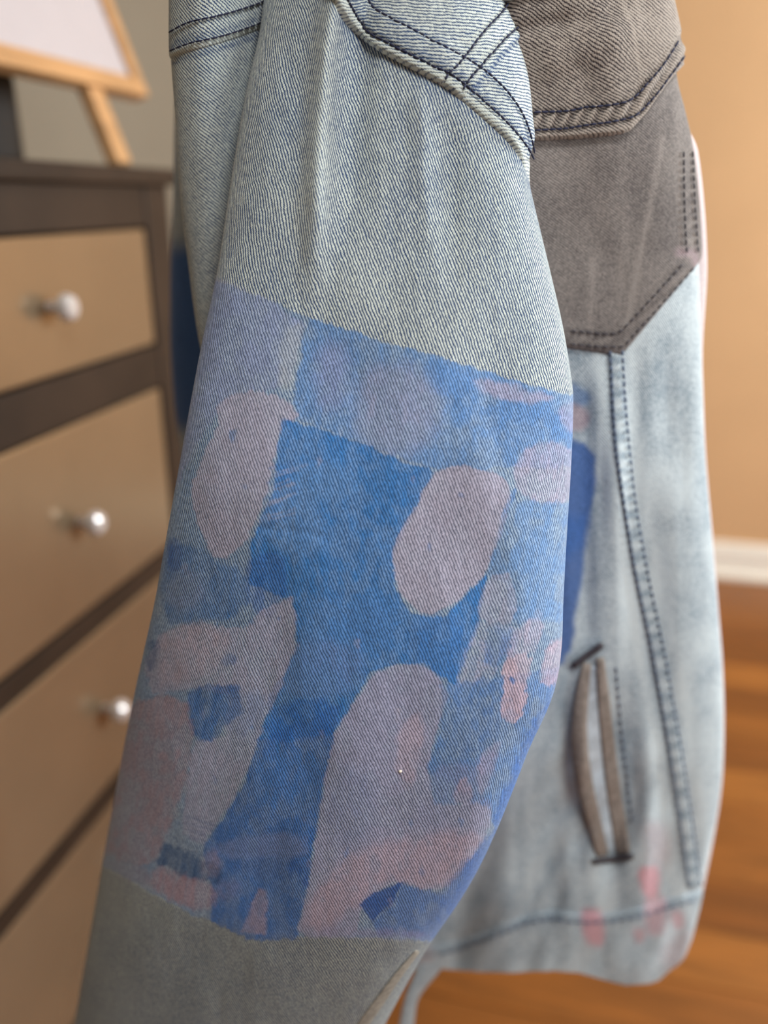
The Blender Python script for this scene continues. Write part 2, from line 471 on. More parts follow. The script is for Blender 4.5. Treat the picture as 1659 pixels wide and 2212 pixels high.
bm = bmesh.new()
(a0, a1, az0, az1), (c0, c1, cz0, cz1) = WINDOWS
for a in ((U_REAR, a0, -0.05, CEIL), (a1, c0, -0.05, CEIL), (c1, U_BACK, -0.05, CEIL), (a0, a1, -0.05, az0), (a0, a1, az1, CEIL), (c0, c1, -0.05, cz0), (c0, c1, cz1, CEIL)):
    box_bm(W_RIGHT, W_RIGHT + 0.1, a[0], a[1], a[2], a[3], 0, bm)
o = link('wall_right', bm_mesh('wall_right', bm), M_WALL_TAN); o.rotation_euler = (0, 0, RZ); tag(o, kind='structure')
def baseboard(name, w0, w1, u0, u1, along_w):
    root = tag(rbox(name, w0, w1, u0, u1, 0.0, 0.108, M_TRIM, None, 0.004), kind='structure')
    if along_w: box('cap_moulding', w0, w1, u0 + 0.005, u1, 0.1075, 0.124, M_TRIM, root, 0.004)
    else: box('cap_moulding', w0, w1 - 0.005, u0, u1, 0.1075, 0.124, M_TRIM, root, 0.004)
    if along_w: box('shoe_moulding', w0, w1, u0 - 0.012, u0 + 0.001, 0.0, 0.02, M_TRIM, root, 0.004)
    return root
baseboard('baseboard_back', W_LEFT, W_RIGHT, U_BACK - 0.016, U_BACK, True)
baseboard('baseboard_left', W_LEFT, W_LEFT + 0.016, U_REAR, U_BACK - 0.016, False)
for k_, (p0, p1, q0, q1) in enumerate(WINDOWS):  # the second window is unseen and added for its light
    win = empty('window_%d' % (k_ + 1), (0, 0, 0), RZ); tag(win, kind='structure'); pm = (p0 + p1) / 2
    for nm, a in (('frame_stile', (p0, p0 + .05, q0, q1)), ('frame_stile', (p1 - .05, p1, q0, q1)),
                  ('frame_rail', (p0, p1, q0, q0 + .05)), ('frame_rail', (p0, p1, q1 - .05, q1)), ('mullion', (pm - .015, pm + .015, q0, q1))):
        box(nm, W_RIGHT + .02, W_RIGHT + .08, a[0], a[1], a[2], a[3], M_TRIM, win, 0.003)
    box('window_sill', W_RIGHT - .04, W_RIGHT + .09, p0 - .03, p1 + .03, q0 - .03, q0, M_TRIM, win, 0.004)

M_OPAL = NT('opal_glass'); M_OPAL.b.inputs['Base Color'].default_value = (.9, .9, .88, 1)
M_OPAL.b.inputs['Emission Color'].default_value = (1, .98, .95, 1); M_OPAL.b.inputs['Emission Strength'].default_value = 4.0; M_OPAL = M_OPAL.m
cl = empty('ceiling_lamp', room(LAMP_U, LAMP_W, CEIL), RZ)  # unseen fixture added to go with the overhead fill
tag(cl, 'round white flush ceiling lamp with an opal glass bowl', 'lamp')
lathe('base', [(0.27, 0.0), (0.27, -0.03), (0.255, -0.04)], 32, M_TRIM, cl)
lathe('diffuser', [(0.25, -0.035), (0.245, -0.07), (0.20, -0.10), (0.1, -0.115), (0.02, -0.12)], 32, M_OPAL, cl)

# ------------------------------------------------------------------ dresser
M_ESPRESSO = plain('espresso_wood', lin(46, 34, 25), 0.5, spec=0.25, var=0.25, scale=6, stretch=(6, 1, 1))
M_FRONT_D = plain('champagne_drawer_front', lin(150, 132, 108), 0.24, metal=0.65, var=0.05, scale=5)
M_KNOB = plain('crystal_knob', lin(205, 200, 198), 0.12, metal=0.25, var=0.05, scale=60)
M_NICKEL = plain('knob_collar', lin(120, 105, 95), 0.3, metal=0.9)
dr = empty('dresser', room(0.6, -0.775, 0.0), RZ)
tag(dr, 'dark brown wooden dresser with pale champagne drawer fronts and crystal knobs', 'dresser')
UD0, UD1, WF, WB = 0.14 - .6, 1.062 - .6, -0.55 + .775, -1.0 + .775
TOP = 1.216
box('top', WB, WF + 0.012, UD0 - 0.012, UD1 + 0.012, 1.196, TOP, M_ESPRESSO, dr, 0.004)
box('side_panel', WB, WF, UD0, UD0 + 0.06, 0.0, 1.1965, M_ESPRESSO, dr, 0.002)
box('side_panel', WB, WF, UD1 - 0.06, UD1, 0.0, 1.1965, M_ESPRESSO, dr, 0.002)
box('back_panel', WB, WB + 0.012, UD0 + 0.059, UD1 - 0.059, 0.06, 1.1965, M_ESPRESSO, dr)
DZ = [(1.000, 1.148), (0.718, 0.947), (0.472, 0.690), (0.215, 0.447)]
rails = [(1.148, 1.1965), (0.947, 1.000), (0.690, 0.718), (0.447, 0.472), (0.09, 0.215)]
for z0, z1 in rails:
    box('rail', WF - 0.03, WF - 0.002, UD0 + 0.059, UD1 - 0.059, z0, z1, M_ESPRESSO, dr, 0.0015)
for z0, z1 in DZ:
    g = 0.003
    d = box('drawer', WF - 0.022, WF - 0.003, UD0 + 0.06 + g, UD1 - 0.06 - g, z0 + g, z1 - g, M_FRONT_D, dr, 0.003)
    tag(d, 'pale champagne drawer front')
    for ku in (0.785 - .6, 0.415 - .6):
        zc = (z0 + z1) / 2
        k = lathe('knob', [(0.006, 0.0), (0.006, 0.008), (0.009, 0.012), (0.0135, 0.017), (0.0145, 0.022), (0.012, 0.028), (0.007, 0.031)], 16, M_KNOB, d, False)
        k.rotation_euler = (0, math.pi / 2, 0); k.location = (WF - 0.0035, ku, zc)
# the framed board that stands on the dresser
M_PINE = plain('pale_wood_frame', lin(184, 140, 94), 0.5, var=0.15, scale=8, stretch=(1, 1, 6))
M_WHITE = plain('white_board_surface', lin(184, 176, 178), 0.45, var=0.02)
M_BLACK = plain('black_plastic', lin(14, 12, 11), 0.5, var=0.1)
bd = empty('tabletop_easel', room(0.80, -0.585, TOP + 0.003), RZ)
tag(bd, 'white board in a pale wooden frame leaning back on stub legs on the dresser', 'easel')
LEAN = math.radians(20)
def lean_box(name, u0, u1, t0, t1, s0, s1, mat, parent, bevel=0.003):
    o = box(name, -t1, -t0, u0, u1, s0, s1, mat, parent, bevel); o.rotation_euler = (0, -LEAN, 0); return o
# local: s runs up the leaning plane, t is depth behind it
B0, B1 = 0.098, 0.46
UR, UL = 1.155 - .80, 0.50 - .80
pn = lean_box('board', UL + .02, UR - .02, 0.002, 0.012, B0 + .02, B1 - .02, M_WHITE, bd, 0.0)
lean_box('frame_rail', UL, UR, -0.006, 0.016, B0 - 0.002, B0 + .021, M_PINE, bd)
lean_box('frame_rail', UL, UR, -0.006, 0.016, B1 - .021, B1, M_PINE, bd)
lean_box('frame_stile', UR - .021, UR, -0.006, 0.016, B0 + .0205, B1 - .0205, M_PINE, bd)
lean_box('frame_stile', UL, UL + .021, -0.006, 0.016, B0 + .0205, B1 - .0205, M_PINE, bd)
for uu in (1.03 - .80, 0.66 - .80):
    lean_box('leg', uu - .017, uu + .017, 0.0, 0.018, 0.004, B0 + 0.002, M_PINE, bd, 0.005)
    r = box('rear_leg', -0.19, -0.17, uu - .03, uu - .01, 0.0, 0.36, M_PINE, bd, 0.004)
    r.rotation_euler = (0, math.radians(8), 0)
    r.location = (-0.012, 0, 0.024)
bk = empty('black_speaker_box', room(0.920, -0.765, TOP), RZ)
tag(bk, 'small black box under the leaning board on the dresser', 'box')
box('body', -0.06, 0.06, -0.08, 0.075, 0.006, 0.105, M_BLACK, bk, 0.006)
for fw in (-0.045, 0.045):
    for fu in (-0.06, 0.055):
        box('foot', fw - .008, fw + .008, fu - .008, fu + .008, 0.0, 0.0065, M_BLACK, bk)

# ------------------------------------------------------------------ jacket
jk = empty('denim_jacket', (0, 0.42, 0.65))
tag(jk, 'washed denim jacket with blue and pink paint on the sleeve and a grey chest pocket', 'jacket')

def C2(pts): return curve(pts)
def cst(v): return lambda y: np.full(np.shape(y), float(v))

# ---- body
hem_x = np.array([-500, 860, 940, 1000, 1100, 1200, 1250, 1300, 1350, 1400, 1440, 2000], float)
hem_y = np.array([2095, 2095, 2087, 2095, 2098, 2094, 2098, 2112, 2124, 2121, 2108, 2090], float)
def hem(x): return np.interp(x, hem_x, hem_y)
def b_ymap(x, y): return np.where(y > 1600, 1600 + (y - 1600) * (hem(x) - 1600) / 520.0, y)
def b_yinv(x, y): return np.where(y > 1600, 1600 + (y - 1600) * 520.0 / (hem(x) - 1600), y)
def vert_depth(Yh):                      # depth of a plumb surface Yh metres in front of the camera, per pixel row
    def f(y):
        k = (np.asarray(y, float) - CY) / F
        return Yh / (math.cos(PITCH) - k * math.sin(PITCH))
    return f
b_xl = C2([(-420, 378), (-200, 373), (0, 372), (130, 373), (200, 378), (350, 387), (480, 398), (580, 411), (660, 421), (740, 434), (900, 480), (1300, 560), (1700, 690), (2000, 830), (2120, 870)])
b_xr = C2([(-420, 1350), (-200, 1395), (0, 1426), (95, 1446), (125, 1450), (170, 1453), (240, 1470), (290, 1482), (450, 1503), (560, 1509), (800, 1516), (1000, 1524), (1150, 1537), (1300, 1549), (1450, 1560), (1600, 1562), (1700, 1557), (1800, 1542), (1900, 1522), (2000, 1500), (2050, 1486), (2090, 1464), (2120, 1420)])
def b_disp(x, y):
    f = (fbm(x / 70, y / 420, 5, 2) - 0.5) * 0.016 * sstep(x, 1150, 1260) * sstep(y, 700, 900) * (1 - 0.5 * sstep(x, 1440, 1540))
    f += (fbm((x + y * 0.5) / 80, (y - x * 0.4) / 260, 9, 2) - 0.5) * 0.026 * sstep(y, 1500, 1750) * (1 - 0.6 * sstep(x, 1420, 1540))
    f += (fbm(x / 50, y / 90, 3, 2) - 0.5) * 0.0015 * sstep(x, 1100, 1150) * (1 - sstep(y, 150, 300))
    f += (fbm(x / 110, y / 200, 13, 2) - 0.5) * 0.003
    f -= 0.030 * sstep(x, 420, 600) * (1 - sstep(x, 980, 1110))          # hollow behind the hanging sleeve
    return f
dl_b = lambda y: np.minimum(vert_depth(0.452)(y), 0.62) + np.clip(np.asarray(y) - 740, 0, 2000) * 3e-5
B = Tube(np.concatenate([np.arange(-420, 1000, 3.0), np.arange(1000, 2121, 4.0)]), b_xl, b_xr, dl_b, vert_depth(0.478),
         cst(0.034), cst(0.10), 420, 40, 0.85, b_disp, b_ymap, b_yinv)
bx, by = B.PX, B.PY
def over(dst, col, a):
    c = np.array(lin(*col)[:3]); A = dst[..., 3]
    oa = a + A * (1 - a)
    for k in range(3):
        dst[..., k] = np.where(oa > 1e-6, (c[k] * a + dst[..., k] * A * (1 - a)) / np.maximum(oa, 1e-6), c[k])
    dst[..., 3] = oa
    return dst
wx = bx + (fbm(bx / 35, by / 35, 1) - .5) * 14; wy = by + (fbm(bx / 35, by / 35, 2) - .5) * 14
pb = np.zeros(bx.shape + (4,))
fr = np.zeros(bx.shape, bool); fr[:, B.front] = True
def bstroke(poly, col, cov, soft=10):
    d = poly_sdf(wx, wy, smooth_poly(poly, 2)); over(pb, col, np.where(fr, cov * sstep(d, -soft, soft), 0))
bstroke([(1150, 820), (1270, 830), (1278, 880), (1150, 880)], (110, 150, 205), .7)
bstroke([(1150, 870), (1275, 870), (1275, 930), (1150, 940)], (205, 180, 188), .75)
bstroke([(960, 940), (1285, 935), (1286, 1060), (1262, 1200), (1242, 1330), (1228, 1450), (960, 1500)], (78, 122, 196), .92, 8)
bstroke([(1100, 1130), (1275, 1100), (1262, 1210), (1100, 1230)], (70, 128, 214), .6, 20)
bstroke([(1318, 820), (1345, 830), (1350, 930), (1328, 930)], (105, 140, 195), .55)
bstroke([(1375, 1870), (1420, 1868), (1428, 1905), (1412, 1945), (1385, 1930)], (252, 186, 196), .85, 10)
bstroke([(1395, 1930), (1440, 1930), (1435, 2010), (1405, 2020), (1392, 1985)], (245, 186, 195), .6, 14)
bstroke([(1258, 1965), (1300, 1960), (1305, 2035), (1270, 2042), (1250, 2000)], (252, 186, 196), .8, 11)
bstroke([(1445, 1965), (1475, 1960), (1475, 2000), (1450, 2005)], (230, 175, 182), .7, 10)
bstroke([(1365, 2000), (1395, 2000), (1392, 2035), (1365, 2035)], (230, 175, 182), .6, 10)
bstroke([(1385, 1775), (1440, 1775), (1450, 1870), (1400, 1880)], (215, 185, 190), .45, 20)
bstroke([(1420, 2040), (1500, 1990), (1480, 2090), (1440, 2110)], (215, 180, 185), .4, 20)
bstroke([(895, 2040), (940, 2040), (930, 2090), (890, 2090)], (205, 170, 170), .4, 20)
fb = 0.8 * (fbm(bx / 45, by / 150, 21) - .5) + 0.12 + 0.35 * (fbm((bx + .4 * by) / 90, by / 70, 27) - .5)
princess = smooth_poly([(1328, 755), (1335, 900), (1350, 1050), (1385, 1250), (1420, 1400), (1445, 1550), (1470, 1700), (1490, 1850), (1500, 1925)], 2, False)
dp = dist_line(bx, by, princess)
fb = fb + 0.25 * np.exp(-((dp - 38) / 14) ** 2) + 0.12 * (fbm(bx / 90, by / 60, 33) - .5)
fb = np.where(bx < 700, 0.0, fb)
cloth('body_panel', B, M_FRONT, jk, pb, fb)
# left strip: sharper denim of the back, with a lapped seam high up
back_sdf = np.where(fr & (bx < 700), 660 - bx, np.where(fr, -50, -50))
lap = smooth_poly([(340, 148), (372, 128), (410, 114), (470, 97), (530, 76), (600, 50), (700, 20)], 2, False)
d_back = dist_line(bx, by, lap)
bk_fade = 0.12 * sstep(bx, 420, 380) + 0.10 - 0.45 * np.exp(-((by - np.interp(bx, lap[:, 0], lap[:, 1]) - 10) / 7) ** 2)
bk_fade += 0.1 * (fbm(bx / 40, by / 80, 8) - .5)
keepb = np.where(bx < 680, 30.0, -50.0)
cloth('back_panel', B, M_BACK, jk, None, bk_fade, keepb, 0.0008, 1.0)
lap_sdf = np.where(bx < 680, np.interp(bx, lap[:, 0], lap[:, 1]) - by, -50)
lf = 0.55 * np.exp(-((lap_sdf - 9) / 8) ** 2) - 0.35 * np.exp(-((lap_sdf - 26) / 9) ** 2) + 0.1
cloth('back_yoke', B, M_BACK, jk, None, lf, lap_sdf, 0.0016, 10.0)
stitches('back_yoke_stitching', B, [[(375, 112), (410, 96), (470, 80), (530, 60), (600, 35)], [(374, 72), (410, 50), (470, 34), (530, 16), (600, -8)]],
         M_THREAD, jk, 13, 1.0, 0.0004, 0.0022)

# ---- chest pocket panel and flap (grey)
panel_poly = [(1000, 150), (1480, 150), (1520, 300), (1530, 520), (1509, 566), (1352, 756), (1336, 768), (1225, 752), (1000, 735)]
sd = np.where(fr, poly_sdf(bx, by, panel_poly), -60)
gf = 0.35 * (fbm(bx / 45, by / 90, 41) - .5)
for ln, a, wd2 in (([(1425, 300), (1400, 440), (1375, 560), (1350, 700)], .38, 7), ([(1340, 330), (1345, 500), (1335, 620)], .15, 12), ([(1278, 560), (1275, 640), (1270, 705)], .3, 8),
                   ([(1455, 240), (1462, 380), (1468, 500)], .22, 10), ([(1350, 690), (1300, 660)], .1, 15)):
    gf = gf + a * np.exp(-(dist_line(bx, by, ln) / wd2) ** 2)
bot = np.array([(1225, 725), (1335, 737), (1412, 668), (1490, 560), (1480, 400)], float)
db = dist_line(bx, by, bot)
pk = np.sin(by / 5.5 + bx / 9.0)
gf = gf - 0.22 * np.exp(-((db - 14) / 6) ** 2) + 0.16 * pk * (db < 12)
pg = np.zeros(bx.shape + (4,))
over(pg, (205, 180, 185), np.where(fr, 0.6 * np.exp(-(dist_line(bx, by, [(1462, 545), (1490, 548), (1497, 570)]) / 10) ** 2), 0))
cloth('chest_pocket', B, M_GREY2, jk, pg, gf, sd, 0.0022, 14.0)
stitches('pocket_stitching', B, [[(1228, 712), (1322, 722), (1345, 706), (1478, 556)], [(1228, 740), (1332, 750), (1352, 736), (1495, 572)],
                                 [(1466, 330), (1468, 450), (1474, 552)], [(1484, 330), (1490, 450), (1498, 560)]], M_THREAD_G, jk, 13, 4, 0.0005, 0.0030, 1)
flap_poly = [(1000, -420), (1000, 315), (1142, 306), (1240, 302), (1335, 293), (1352, 286), (1385, 250), (1420, 198), (1470, 128), (1600, 60), (1600, -420)]
sd = np.where(fr, poly_sdf(bx, by, flap_poly), -60)
f_lo = np.array([(1142, 285), (1250, 277), (1335, 262), (1360, 252), (1400, 208), (1430, 158), (1455, 118)], float)
f_hi = np.array([(1142, 248), (1250, 239), (1325, 230), (1350, 220), (1385, 178), (1420, 130), (1443, 85)], float)
d1, d2 = dist_line(bx, by, f_lo), dist_line(bx, by, f_hi)
ff = 0.3 * (fbm(bx / 40, by / 70, 51) - .5) + 0.3 * sstep(sd, 24, 6) * (sd > 0) + 0.25 * sstep(bx, 1290, 1400)
ff = ff - 0.3 * np.exp(-(d1 / 5) ** 2) - 0.3 * np.exp(-(d2 / 5) ** 2)
al = (bx - 1142) / 11.0 + (by - 260) / 22.0
ff = ff + 0.28 * np.sin(al * 2 * math.pi / 2.6) * ((d1 + d2) < 44)
ff = ff + 0.4 * np.exp(-(dist_line(bx, by, [(1315, -20), (1345, 80), (1362, 150)]) / 5) ** 2) + 0.2 * np.exp(-(dist_line(bx, by, [(1345, -20), (1370, 100)]) / 8) ** 2)
extra = 0.0007 * np.sin(al * 2 * math.pi / 2.6) * ((d1 + d2) < 42) - 0.0007 * np.exp(-(d1 / 5) ** 2) - 0.0007 * np.exp(-(d2 / 5) ** 2)
extra = extra + 0.003 * np.exp(-(((bx - 1250) * .35 + (by - 110)) / 40) ** 2) * sstep(bx, 1120, 1180) * (1 - sstep(bx, 1300, 1400)) - 0.002 * np.exp(-(((bx - 1160) * .2 + (by - 62)) / 18) ** 2) * (1 - sstep(bx, 1180, 1300))
cloth('pocket_flap', B, M_GREY, jk, None, ff, sd, 0.0065, 10.0, 6.0, 0.001, extra)
stitches('flap_stitching', B, [f_lo.tolist(), f_hi.tolist()], M_THREAD, jk, 14, 1.0, 0.00052, 0.0070, 2)
# blue shoulder sliver above the flap
ysd = np.where(fr, poly_sdf(bx, by, [(1000, -420), (1000, 20), (1096, 14), (1150, -8), (1400, -60), (1600, -90), (1600, -420)]), -60)
cloth('front_yoke', B, M_YOKE, jk, None, 0.1 + 0 * bx, ysd, 0.0105, 10.0, 6.0, 0.001)

# ---- princess seam, hem band, welt pocket, placket
seam_m = M_FRONT
rb = ribbon('front_seam', B, princess.tolist(), [26, 30, 34, 34, 30, 28], M_FRONT, jk, 0.0016, 0, None, 7, 6)
me = rb.data; nv = len(me.vertices); arr = np.arange(nv) // 7
fadev = (0.26 * np.sin(arr * 6 / 38.0 * 2 * math.pi + np.sin(arr * 0.13) * 2) * (np.abs(np.arange(nv) % 7 - 3) < 3) + 0.05).astype(np.float32)
me.attributes['fade'].data.foreach_set('value', fadev)
def off(line, d):
    p = np.asarray(line, float); t = np.gradient(p, axis=0); t /= np.linalg.norm(t, axis=1, keepdims=True)
    return (p + np.stack([-t[:, 1], t[:, 0]], -1) * d).tolist()
stitches('front_seam_stitching', B, [off(princess, 13), off(princess, -13)], M_THREAD_B, jk, 13, 4, 0.00075, 0.0016, 0)
hem_line = smooth_poly([(860, 2050), (960, 2040), (1030, 2020), (1110, 1985), (1180, 1962), (1260, 1975), (1350, 1968), (1430, 1945), (1540, 1915)], 2, False)
hsd = np.where(fr, by - np.interp(bx, hem_line[:, 0], hem_line[:, 1]), -60)
hf = 0.12 * (fbm(bx / 50, by / 50, 61) - .5) + 0.1 - 0.3 * np.exp(-((hsd - 10) / 12) ** 2)
cloth('hem_band', B, M_FRONT, jk, pb, hf, hsd, 0.0014, 10.0)
stitches('hem_stitching', B, [[(950, 2058), (1030, 2036), (1110, 2000), (1180, 1980), (1260, 1992), (1350, 1985), (1430, 1962), (1505, 1938)]], M_THREAD_B, jk, 14, 5, 0.0008, 0.0016)
wp = empty('welt_pocket'); wp.parent = jk; wp.matrix_parent_inverse.identity(); wp.location = (0, 0, 0)
bulge = lambda s: 0.004 * np.sin(np.pi * s)
lw = [(1268, 1432), (1256, 1500), (1248, 1590), (1260, 1690), (1284, 1780), (1302, 1850)]
rw = [(1296, 1420), (1303, 1500), (1312, 1600), (1325, 1710), (1338, 1790), (1346, 1845)]
ribbon('lining', B, [(1282, 1435), (1280, 1560), (1290, 1680), (1312, 1790), (1325, 1845)], [20, 45, 50, 40, 20], M_LINING, wp, 0.001)
ribbon('welt', B, lw, [22, 32, 38, 38, 34, 28], M_WELT, wp, 0.0018, 0.001, bulge)
ribbon('welt', B, rw, [20, 28, 32, 34, 36, 36], M_WELT, wp, 0.0018, 0.001)
ribbon('bar_tack', B, [(1236, 1440), (1262, 1420), (1302, 1392)], 16, M_THREAD_G, wp, 0.004, 0.001)
ribbon('bar_tack', B, [(1282, 1862), (1320, 1856), (1368, 1850)], 14, M_THREAD_G, wp, 0.004, 0.001)
stitches('welt_stitching', B, [[(1330, 1440), (1340, 1560), (1355, 1680), (1368, 1790)]], M_THREAD_B, wp, 14, 5, 0.0006, 0.0006)
p_xr = lambda y: b_xr(y) + 19 * sstep(np.asarray(y, float), 235, 330) - 17 * sstep(np.asarray(y, float), 540, 800) - 14 * (1 - sstep(np.asarray(y, float), 225, 300)) - 8 * sstep(np.asarray(y, float), 1900, 2040)
PL = Tube(np.arange(150, 2040, 8.0), lambda y: p_xr(y) - 60, p_xr, lambda y: vert_depth(0.488)(y), lambda y: vert_depth(0.492)(y), cst(0.006), cst(0.006), 40, 12, 0.9)
cloth('placket', PL, M_PLACKET, jk)

# ---- far sleeve and a loop of hem hanging behind
FS = Tube(np.arange(40, 1700, 8.0), C2([(40, 384), (200, 378), (400, 374), (600, 368), (800, 371), (900, 380), (1000, 396), (1300, 440), (1700, 520)]),
          C2([(40, 560), (400, 620), (800, 640), (1700, 760)]), C2([(40, .50), (300, .56), (900, .66), (1700, .80)]), C2([(40, .50), (300, .56), (900, .66), (1700, .80)]), cst(0.03), cst(0.05), 60, 20, 0.95)
pf = np.zeros(FS.PX.shape + (4,))
over(pf, (70, 120, 195), 0.95 * sstep(FS.PY + 14 * (fbm(FS.PX / 30, FS.PY / 30, 3) - .5), 500, 560) * (1 - sstep(FS.PY, 900, 960)))
cloth('far_sleeve', FS, M_FRONT, jk, pf, 0 * FS.PX - 0.1)
HS = Tube(np.arange(2080, 2420, 6.0), C2([(2080, 905), (2110, 892), (2150, 876), (2212, 862), (2420, 850)]), C2([(2080, 965), (2110, 940), (2150, 908), (2212, 894), (2420, 884)]),
          C2([(2080, .60), (2420, .68)]), C2([(2080, .60), (2420, .68)]), cst(0.004), cst(0.004), 24, 12)
cloth('hem_loop', HS, M_FRONT, jk, None, 0 * HS.PX + 0.1)

# ---- near sleeve
s_xl = C2([(-420, 650), (-200, 605), (0, 570), (60, 562), (200, 531), (400, 497), (600, 466), (740, 436), (850, 415), (1000, 388), (1100, 370), (1200, 352), (1300, 334), (1400, 312), (1500, 290), (1600, 270), (1700, 251), (1800, 233), (1900, 215), (2000, 198), (2100, 180), (2212, 160), (2460, 120)])
s_xr = C2([(-420, 1050), (-200, 1075), (0, 1094), (60, 1106), (100, 1118), (150, 1130), (200, 1138), (250, 1142), (300, 1142), (350, 1140), (400, 1145), (450, 1156), (500, 1168), (600, 1192), (700, 1215), (800, 1232), (850, 1238), (900, 1238), (1000, 1234), (1100, 1228), (1200, 1222), (1300, 1217), (1400, 1213), (1450, 1207), (1500, 1195), (1550, 1175), (1600, 1151), (1700, 1111), (1800, 1070), (1900, 1021), (1960, 984), (2030, 935), (2060, 916), (2120, 882), (2212, 832), (2460, 705)])
s_d = C2([(-420, .398), (0, .388), (600, .382), (1100, .386), (1500, .404), (1800, .440), (2100, .488), (2460, .56)])
def s_disp(x, y):
    xr_ = np.interp(y, [-100, 100, 300, 520, 900], [735, 705, 690, 680, 660])
    g = 0.0070 * np.exp(-((x - xr_) / 28) ** 2) * (1 - sstep(y, 380, 760))
    g += -0.0050 * np.exp(-((x - xr_ - 75) / 38) ** 2) * (1 - sstep(y, 250, 620))
    g += 0.0022 * np.exp(-((x - np.interp(y, [180, 700], [905, 930])) / 24) ** 2) * sstep(y, 170, 230) * (1 - sstep(y, 330, 620))
    g += -0.0025 * np.exp(-((x - np.interp(y, [180, 700], [965, 985])) / 30) ** 2) * sstep(y, 230, 330) * (1 - sstep(y, 420, 700))
    g += 0.010 * (fbm(x / 190, y / 420, 71, 2) - .5)
    g += 0.004 * (fbm((x + 0.5 * y) / 120, y / 260, 77, 2) - .5) * sstep(y, 1250, 1500)
    g += 0.0008 * (fbm(x / 25, y / 60, 79, 2) - .5)
    # crumple above the right edge of the lower sleeve
    g += -0.004 * np.exp(-(dist_line(x, y, [(560, 1140), (640, 1148), (700, 1160)]) / 10) ** 2) * 0.12
    return g
s_tw = lambda y: 0.062 * sstep(np.asarray(y, float), 1050, 1900)
s_bf = C2([(-420, .034), (900, .036), (1500, .05), (1900, .070), (2460, .07)])
S = Tube(np.concatenate([np.arange(-420, -20, 8.0), np.arange(-20, 2230, 2.3), np.arange(2230, 2461, 8.0)]), s_xl, s_xr, lambda y: s_d(y) + s_tw(y), lambda y: s_d(y) - 0.6 * s_tw(y), s_bf, cst(0.04), 430, 70, 0.9, s_disp, None, None, 760.0)
sx_, sy_ = S.PX, S.PY
pt = np.zeros(sx_.shape + (4,))
w1 = (fbm(sx_ / 26, sy_ / 26, 101) - .5) * 11 + (vnoise(sx_ / 4, sy_ / 4, 103) - .5) * 4
w2 = (fbm(sx_ / 26, sy_ / 26, 105) - .5) * 11 + (vnoise(sx_ / 4, sy_ / 4, 107) - .5) * 4
qx, qy = sx_ + w1, sy_ + w2
streak = fbm((sx_ + .2 * sy_) / 6, (sy_ - .2 * sx_) / 45, 111)            # dry-brush streaks down the sleeve
blot = fbm(sx_ / 55, sy_ / 55, 121)
blot = 0.5 * blot + 0.5 * fbm(sx_ / 16, sy_ / 24, 125, 4)
speck = vnoise(sx_ / 3.2, sy_ / 3.2, 131)
ragn = fbm((sx_ + .35 * sy_) / 9, (sy_ - .35 * sx_) / 16, 141, 4) - .5      # ragged, dragged brush edges
def stroke(poly, col, cov, soft=2.5, dry=0.15, var=0.25, it=1, rag=14.0):
    p = smooth_poly(poly, it)
    m = (sx_ > p[:, 0].min() - 40) & (sx_ < p[:, 0].max() + 40) & (sy_ > p[:, 1].min() - 40) & (sy_ < p[:, 1].max() + 40)
    d = poly_sdf(qx[m], qy[m], p) + ragn[m] * rag
    a = cov * sstep(d, -soft, soft) * (1 - dry * sstep(streak[m], .35, .65)) * (1 - min(1.0, 1.6 * var) * sstep(blot[m], .42, .62)) * (1 - 0.12 * speck[m])
    sub = pt[m]; over(sub, col, np.clip(a, 0, 1)); pt[m] = sub
BL, NB_, LB, LV, PK, PP = (62, 138, 216), (52, 98, 182), (128, 172, 228), (168, 174, 214), (194, 188, 208), (216, 182, 192)
stroke([(100, 1760), (205, 1862), (270, 1897), (330, 1932), (420, 1980), (560, 2014), (660, 2024), (900, 2034), (1100, 2040), (1100, 2460), (50, 2460)], (122, 124, 110), .42, 6, 0, 0, 0, 3)  # olive cuff tint: dim warm light put into the cloth colour
band = [(380, 570), (465, 605), (600, 655), (660, 682), (800, 730), (980, 780), (1100, 820), (1200, 848), (1300, 862), (1300, 1500), (1150, 1700), (960, 2036), (900, 2032), (760, 2026), (660, 2022), (560, 2012),
        (480, 1995), (420, 1978), (330, 1930), (270, 1895), (205, 1860), (100, 1800), (250, 1300)]
stroke(band, (124, 160, 206), .74, 2.0, .1, .15, 0, 3)
stroke([(380, 560), (660, 682), (645, 760), (622, 840), (500, 850), (425, 960), (360, 1100), (330, 1100)], LV, .55, 4, .1, .2)
stroke([(607, 715), (655, 700), (640, 835), (596, 850)], (205, 212, 208), .55, 10)
stroke([(668, 684), (800, 730), (980, 780), (1100, 820), (1260, 858), (1250, 1010), (1120, 1010), (935, 1014), (760, 950), (640, 905), (634, 850), (655, 750)], (112, 162, 226), .75, 2.5, .2, .25, 0)
stroke([(690, 740), (755, 745), (750, 880), (690, 890), (680, 800)], LV, .6, 26)
stroke([(790, 790), (900, 790), (960, 850), (945, 940), (860, 990), (770, 950), (770, 860)], (190, 192, 220), .75, 30, .3)
stroke([(900, 770), (1010, 795), (1050, 850), (1010, 920), (960, 880)], (96, 152, 222), .5, 14)
stroke([(1020, 812), (1150, 842), (1205, 865), (1120, 872), (1035, 850)], (205, 188, 205), .6, 7)
stroke([(1040, 862), (1250, 880), (1240, 960), (1060, 945)], (104, 156, 222), .6, 10, .3)
stroke([(1200, 875), (1250, 865), (1250, 930), (1215, 925)], (205, 188, 205), .5, 8)
stroke([(1140, 960), (1200, 950), (1250, 985), (1240, 1090), (1140, 1085), (1105, 1040), (1120, 990)], (208, 194, 214), .7, 6, .3)
